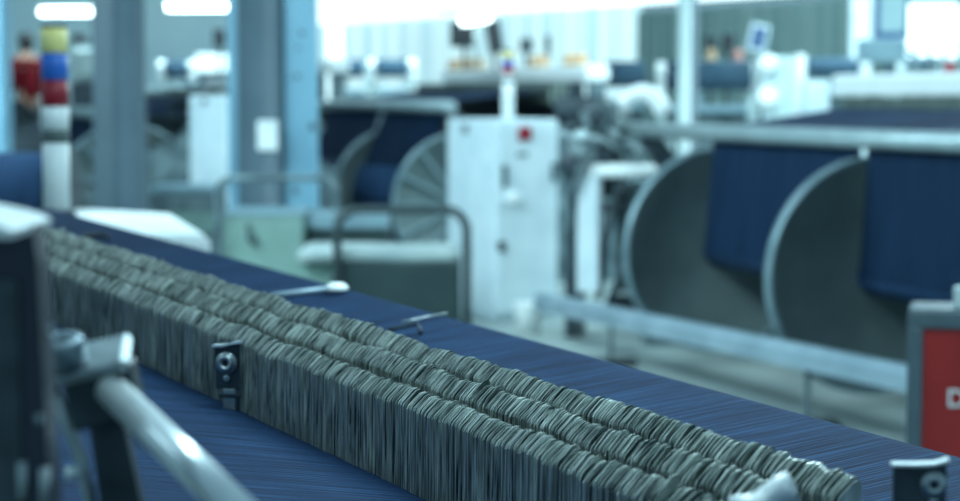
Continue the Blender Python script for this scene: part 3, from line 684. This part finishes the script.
# drop wires: three double rows of thin steel strips
def wire_bm(b, w_, h, tip, th, T=None, rnd=0.0):
    """profile in x (along warp) and z, thin along y; slanted rounded head."""
    prof = [(-w_/2, 0), (w_/2, 0), (w_/2, h-.004), (w_/2-.001, h-.001), (w_/2-.004, h), (w_/2-.008, h-.0012), (-w_/2+.005, h-tip+.0035), (-w_/2+.0015, h-tip), (-w_/2, h-tip-.0035)]
    A = [b.verts.new(T @ Vector((p[0], -th/2, p[1]))) for p in prof]; D = [b.verts.new(T @ Vector((p[0], th/2, p[1]))) for p in prof]
    n = len(prof)
    for i in range(n): b.faces.new((A[i], A[(i+1) % n], D[(i+1) % n], D[i]))
    b.faces.new(A[::-1]); b.faces.new(D)
I4 = Matrix.Identity(4)
rowsV = [(.0115, .110), (.0735, .118), (.1355, .124)]      # v position and height of the heads above the front line
wire_me = []
for k in range(6):
    b = B(); wire_bm(b, .023+.001*(k % 2), .108+.001*k, .0135+.001*(k % 3), .0016, I4); wire_me.append(mesh('drop_wire', b, M['wire']))
pitch = .0032
slots = []
for ri, (v0, top) in enumerate(rowsV):
    u = -1.045+.006*ri
    while u < 2.5:
        lean = .10*noise.noise(Vector((u*14, ri*5.1, 0)))+.07*noise.noise(Vector((u*60, ri*3.3, 4)))
        yaw = .22*noise.noise(Vector((u*22, ri*7.7, 2)))+R.uniform(-.05, .05)
        dz = .004*noise.noise(Vector((u*9, ri*2.2, 9)))+.003*noise.noise(Vector((u*70, ri*2.2, 5)))+R.uniform(-.0014, .0014)
        dv = .004*noise.noise(Vector((u*12, ri*4.2, 7)))+R.uniform(-.0008, .0008)
        if R.random() < .006: dz += R.uniform(.003, .007)
        z0 = top+dz-.112
        T = Matrix.Translation((v0+dv, u, z0+.05)) @ Matrix.Rotation(lean, 4, 'X') @ Matrix.Rotation(yaw, 4, 'Z') @ Matrix.Translation((0, 0, -.05))
        slots.append((u, ri, T))
        u += pitch*R.uniform(.8, 1.25)*(1.0+.25*noise.noise(Vector((u*18, ri, 1))))
slots.sort(key=lambda s: s[0])
for i, (u, ri, T) in enumerate(slots):
    if i >= 300: break
    o = bpy.data.objects.new('drop_wire', wire_me[i % 6]); C.objects.link(o); o.matrix_world = MF @ T
    rn = ('front', 'middle', 'back')[ri]
    tag(o, 'thin grey steel drop wire in the near end of the %s row' % rn, 'drop wire', 'drop wires at the near end of the %s row' % rn)
b = B()
for (u, ri, T) in slots[300:]: wire_bm(b, .0235, .112, .0145, .0015, T)
o = obj('drop_wires', b, M['wire']); o.matrix_world = MF; o['kind'] = 'stuff'
tag(o, 'long packed rows of thin grey steel drop wires standing on the indigo warp', 'drop wires')
# clamps with socket screws
def clamp(px, py, Y, label, s, rz, wide=1.0, lf=.017):
    """px,py: screw centre"""
    c = at(px, py, Y); mw = Matrix.Translation(c) @ Matrix.Rotation(rz, 4, 'Z')
    t = thing('rail_clamp', label, 'clamp', mw=mw)
    b = B(); box(b, -lf*s, .025*s*wide, .004*s, .012*s, -.036*s, .024*s, .0015*s); obj('plate', b, M['dark_steel'], t)
    b = B()
    pts = [(-(lf+.002)*s, .021*s), (-lf*.4*s, .0215*s), (.000*s, .0225*s), (.008*s, .025*s), (.027*s*wide, .028*s), (.027*s*wide, .031*s), (.008*s, .028*s), (0, .0255*s), (-lf*.4*s, .0245*s), (-(lf+.002)*s, .024*s)]
    prism(b, pts, -.004*s, .014*s, 'Y'); obj('top_lip', b, M['bright_steel'], t)
    b = B(); lathe(b, [(.0150*s, .006*s), (.0155*s, .001*s), (.0140*s, -.001*s), (.0110*s, -.001*s), (.0110*s, -.004*s), (.0095*s, -.006*s), (.0055*s, -.006*s), (.0050*s, -.001*s)], (0, 0, 0), 'Y', 28)
    sc = obj('socket_screw', b, M['steel'], t)
    b = B(); lathe(b, [(.0052*s, -.0012*s), (.0052*s, -.0006*s)], (0, 0, 0), 'Y', 6); obj('hex_socket', b, M['black'], sc)
    b = B(); lathe(b, [(.005*s, .005*s), (.005*s, .001*s), (.003*s, 0)], (0, 0, -.021*s), 'Y', 16); obj('small_screw', b, M['steel'], t)
    return t
rzU = math.atan2(U.y, U.x)-PI          # along the loom width, towards the camera's right
t = clamp(226, 363, 2.71, 'dark clamp with a round socket screw in front of the long wire rows', 1.02, -.25)
b = B(); box(b, -.006, .012, .002, .006, -.074, -.036, .001); obj('tongue', b, M['steel'], t)
b = B(); box(b, .014, .020, .004, .010, -.072, -.038, .001); box(b, -.012, .024, .0, .012, -.048, -.042, .001); obj('slot_plate', b, M['dark_steel'], t)
clamp(934, 485, 1.50, 'dark clamp with a round socket screw at the lower right corner', .66, -.1, .6, .046)
# thin support under the right clamp so that it stands on its rail
b = B(); c = at(925, 520, 1.515); tag(obj('clamp_rail', b, M['dark_steel']), 'x', 'x') if False else b.free()

# white clip at near end
b = B(); bmesh.ops.create_icosphere(b, subdivisions=3, radius=1)
for q in b.verts:
    k = 1+.35*noise.noise(q.co*1.7)
    q.co = Vector((q.co.x*.026*k+.004*q.co.z, q.co.y*.014, q.co.z*.011*k+.004*math.sin(q.co.x*4)))
for f in b.faces: f.smooth = True
o = obj('white_clip', b, M['cream']); o.location = at(766, 497, 1.46); o.rotation_euler = (0, -.25, 0)
tag(o, 'crumpled white clip at the near end of the wire rows', 'clip')

# small fittings on the back part of the sheet
def on(px, py, Y): return MF.inverted() @ at(px, py, Y)
def sheet_at(px, py, dn=0.0):
    """point on the back part of the sheet seen at the pixel"""
    r = ray(px, py); cp = Vector((0, 0, CH)); best = None
    for k in range(1, 4000):
        P = cp+r*(k*.0015/1.0); q = MF.inverted() @ P
        if q.x > .0 and q.z <= sn(min(q.x, VE))+dn: return q
    return q
t = thing('support_bar', 'flat grey bar with a white round end on the back of the warp sheet', 'bar', mw=MF)
q0 = sheet_at(272, 298, .004); q1 = sheet_at(330, 291, .006)
b = B(); tube(b, [q0+Vector((0, 0, .004)), q1+Vector((0, 0, .004))], .006, 12); obj('bar', b, M['alu'], t)
b = B()
lathe(b, [(.001, .012), (.012, .011), (.020, .006), (.022, 0), (.020, -.004)], (0, 0, 0), 'Z', 24); o = obj('round_end', b, M['cream'], t, 'bright white round end'); o.location = q1+Vector((.012, -.004, .004))
t = thing('wire_hook', 'thin steel hook lying behind the wire rows near the sheet edge', 'hook', mw=MF)
q0 = sheet_at(402, 324, .003); q1 = sheet_at(447, 315, .003)
b = B(); tube(b, [q0+Vector((0, 0, .003)), q1+Vector((0, 0, .003))], .0022, 8); obj('rod', b, M['steel'], t)
q0 = sheet_at(388, 330, .01); q1 = sheet_at(417, 326, .012); q2 = sheet_at(421, 333, .006)
b = B(); tube(b, [q0, q0.lerp(q1, .5)+Vector((0, 0, .002)), q1+Vector((0, 0, .004)), q1.lerp(q2, .6)+Vector((0, 0, .003)), q2], .0032, 8); obj('bent_end', b, M['dark_steel'], t)
q0 = sheet_at(84, 238, .004); q1 = sheet_at(105, 237, .008)
b = B(); tube(b, [q0+Vector((0, 0, .004)), q1+Vector((0, 0, .006)), q1+Vector((.01, -.005, -.006))], .006, 8); o = obj('bent_pin', b, M['black']); o.matrix_world = MF
tag(o, 'small black bent pin behind the far end of the wire rows', 'pin')

# tricolour light pole at the far end
Y = 6.2; z0 = zz(210, Y)
stack_light('tall signal light pole with yellow, blue and red lenses at the loom end', (at(55.5, 120, Y).x, Y, z0), 13/F*Y, 0,
            [(0, 'cream', 'pole'), (zz(142, Y)-z0, 'band', 'band'), (zz(129, Y)-z0, 'cream', 'collar'), (zz(106, Y)-z0, 'redlens', 'red_lens'), (zz(80, Y)-z0, 'bluelens', 'blue_lens'), (zz(53, Y)-z0, 'yellow', 'yellow_lens'), (zz(28, Y)-z0, 'black', 'cap'), (zz(25, Y)-z0, '', '')])
b = B(); lathe(b, [(.075, -.10), (.07, -.03), (.055, -.006), (.038, 0)], (at(55.5, 120, Y).x, Y, z0), 'Z', 24)
box(b, at(55.5, 0, Y).x-.06, at(55.5, 0, Y).x+.06, Y-.06, Y+.06, 0, z0-.09, .01)
tag(obj('light_pedestal', b, M['navy']), 'dark pedestal under the tricolour signal light pole', 'pedestal')
# white machine hood behind the sheet at left
def plane_at(px, py, z):
    r = ray(px, py); k = (z-CH)/r.z; return Vector((r.x*k, r.y*k, z))
zt = 1.08; A4 = [plane_at(*q, zt) for q in ((40, 237), (211, 235), (174, 213.5), (55, 206.5))]
o4 = A4[1].copy(); o4.z = 0
t = thing('machine_hood', 'white machine hood with a dark slot behind the far end of the warp sheet', 'machine', o4)
P4 = [(p_.x-o4.x, p_.y-o4.y) for p_ in A4]
b = B(); prism(b, P4, zt-.16, zt, 'Z'); bmesh.ops.bevel(b, geom=list(b.edges), offset=.02, segments=3, affect='EDGES'); obj('hood', b, M['cream'], t)
d4 = Vector((P4[0][0], P4[0][1], 0)); u4 = d4.normalized(); n4 = Vector((-u4.y, u4.x, 0))
if n4.y > 0: n4 = -n4
def on_face(a0, a1, z0, z1, name, m):
    b = B(); q = [u4*a0+n4*.004, u4*a1+n4*.004, u4*a1-n4*.004, u4*a0-n4*.004]; prism(b, [(p_.x, p_.y) for p_ in q], z0, z1, 'Z'); obj(name, b, m, t)
on_face(.22, .40, zt-.075, zt-.035, 'slot', M['band']); on_face(.10, .104, zt-.14, zt-.02, 'seam', M['band'])
cen = Vector((sum(p_[0] for p_ in P4)/4, sum(p_[1] for p_ in P4)/4))
b = B(); prism(b, [tuple(cen+(Vector(p_)-cen)*.92) for p_ in P4], 0, zt-.155, 'Z'); obj('plinth', b, M['frame'], t)

# near left machine column
Y = 1.12
t = thing('harness_post', 'dark navy machine post with a glossy white top at the lower left', 'machine', (at(10, 300, Y).x, Y, 0))
def hx_(px): return (px-10)/F*Y
b = B(); zt = zz(224, Y)
prism(b, [(hx_(-60), zt+.004), (hx_(34), zt), (hx_(38), zt-.02), (hx_(50), zt-.20), (hx_(50), 0.2), (hx_(-60), .2)], 0, .03, 'Y'); obj('post_body', b, M['navy'], t)
b = B()
prism(b, [(hx_(-60), zt-.002), (hx_(33), zt-.004), (hx_(34), zt), (hx_(24), zt+.003), (hx_(5), zt+.006), (hx_(-20), zt+.009), (hx_(-60), zt+.010)], -.05, .05, 'Y'); obj('white_cap', b, M['cream'], t)
for px, py, s in ((38, 420, .0022), (20, 470, .003), (42, 476, .003), (52, 330, .002)):
    b = B(); z = zz(py, Y); tube(b, [(hx_(px), -.002, z+s*1.2), (hx_(px), -.002, z-s*(1 if py < 450 else 6))], s, 8); obj('bright_stud' if py < 450 else 'steel_strip', b, M['steel'], t)
b = B(); box(b, hx_(-60), hx_(20), -.003, 0, zt-.2, zt-.03, .001); obj('side_plate', b, M['dark_steel'], t)
b = B(); box(b, hx_(-60), hx_(60), .0, .03, 0, .2); obj('foot', b, M['dframe'], t)

# bolt and rod bracket
Y = 1.30
t = thing('rod_bracket', 'blurred steel bracket with a bolt and a bright slanting rod at lower left', 'bracket', (at(95, 380, Y).x, Y, 0))
def bx_(px, Y_=Y): return (px-95)/F*Y_
def zc_(py, Y_): return zz(py, Y_)
# clamp block: a slab with a pale top face, a dark body below it
rot = Matrix.Translation((bx_(90), 0, zz(366, Y))) @ Matrix.Rotation(-.22, 4, 'Y') @ Matrix.Rotation(.42, 4, 'X')
b = B(); box(b, -.032, .027, -.014, .026, -.005, .005, .0045, rot=rot); obj('clamp_top', b, M['steel'], t)
rot = Matrix.Translation((bx_(100), .004, zz(393, Y))) @ Matrix.Rotation(-.20, 4, 'Y')
b = B(); box(b, -.022, .024, -.010, .018, -.022, .017, .003, rot=rot); obj('clamp_body', b, M['dark_steel'], t)
b = B(); lathe(b, [(.0150, -.008), (.0150, .008), (.0135, .011), (.006, .011), (.006, .007)], (0, 0, 0), 'Z', 28)
bo = obj('bolt_head', b, M['bolt'], t); bo.location = (bx_(65), -.004, zz(354, Y)); bo.rotation_euler = (.30, -.12, 0)
b = B(); tube(b, [(bx_(112), -.008, zz(388, Y)), (at(250, 522, 1.16).x-t.location.x, 1.16-Y, at(250, 522, 1.16).z)], .0108, 24); obj('rod', b, M['bright_steel'], t, 'bright polished rod')
b = B(); prism(b, [(bx_(86), zz(412, Y)), (bx_(118), zz(405, Y)), (bx_(150), zz(560, Y)), (bx_(150), .3), (bx_(104), .3), (bx_(104), zz(560, Y))], .002, .016, 'Y'); obj('stem', b, M['dark_steel'], t)
b = B(); tube(b, [(bx_(48), .0, zz(372, Y)), (bx_(66), .002, zz(425, Y)), (bx_(78), .004, zz(462, Y)), (bx_(96), .004, zz(540, Y))], .0042, 10); obj('side_rod', b, M['steel'], t)
b = B(); tube(b, [(bx_(64), .0, zz(476, Y)), (bx_(80), .0, zz(475, Y))], .004, 12); obj('pin', b, M['bright_steel'], t)
b = B(); box(b, bx_(90), bx_(160), -.01, .03, 0, .31); obj('foot', b, M['dframe'], t)
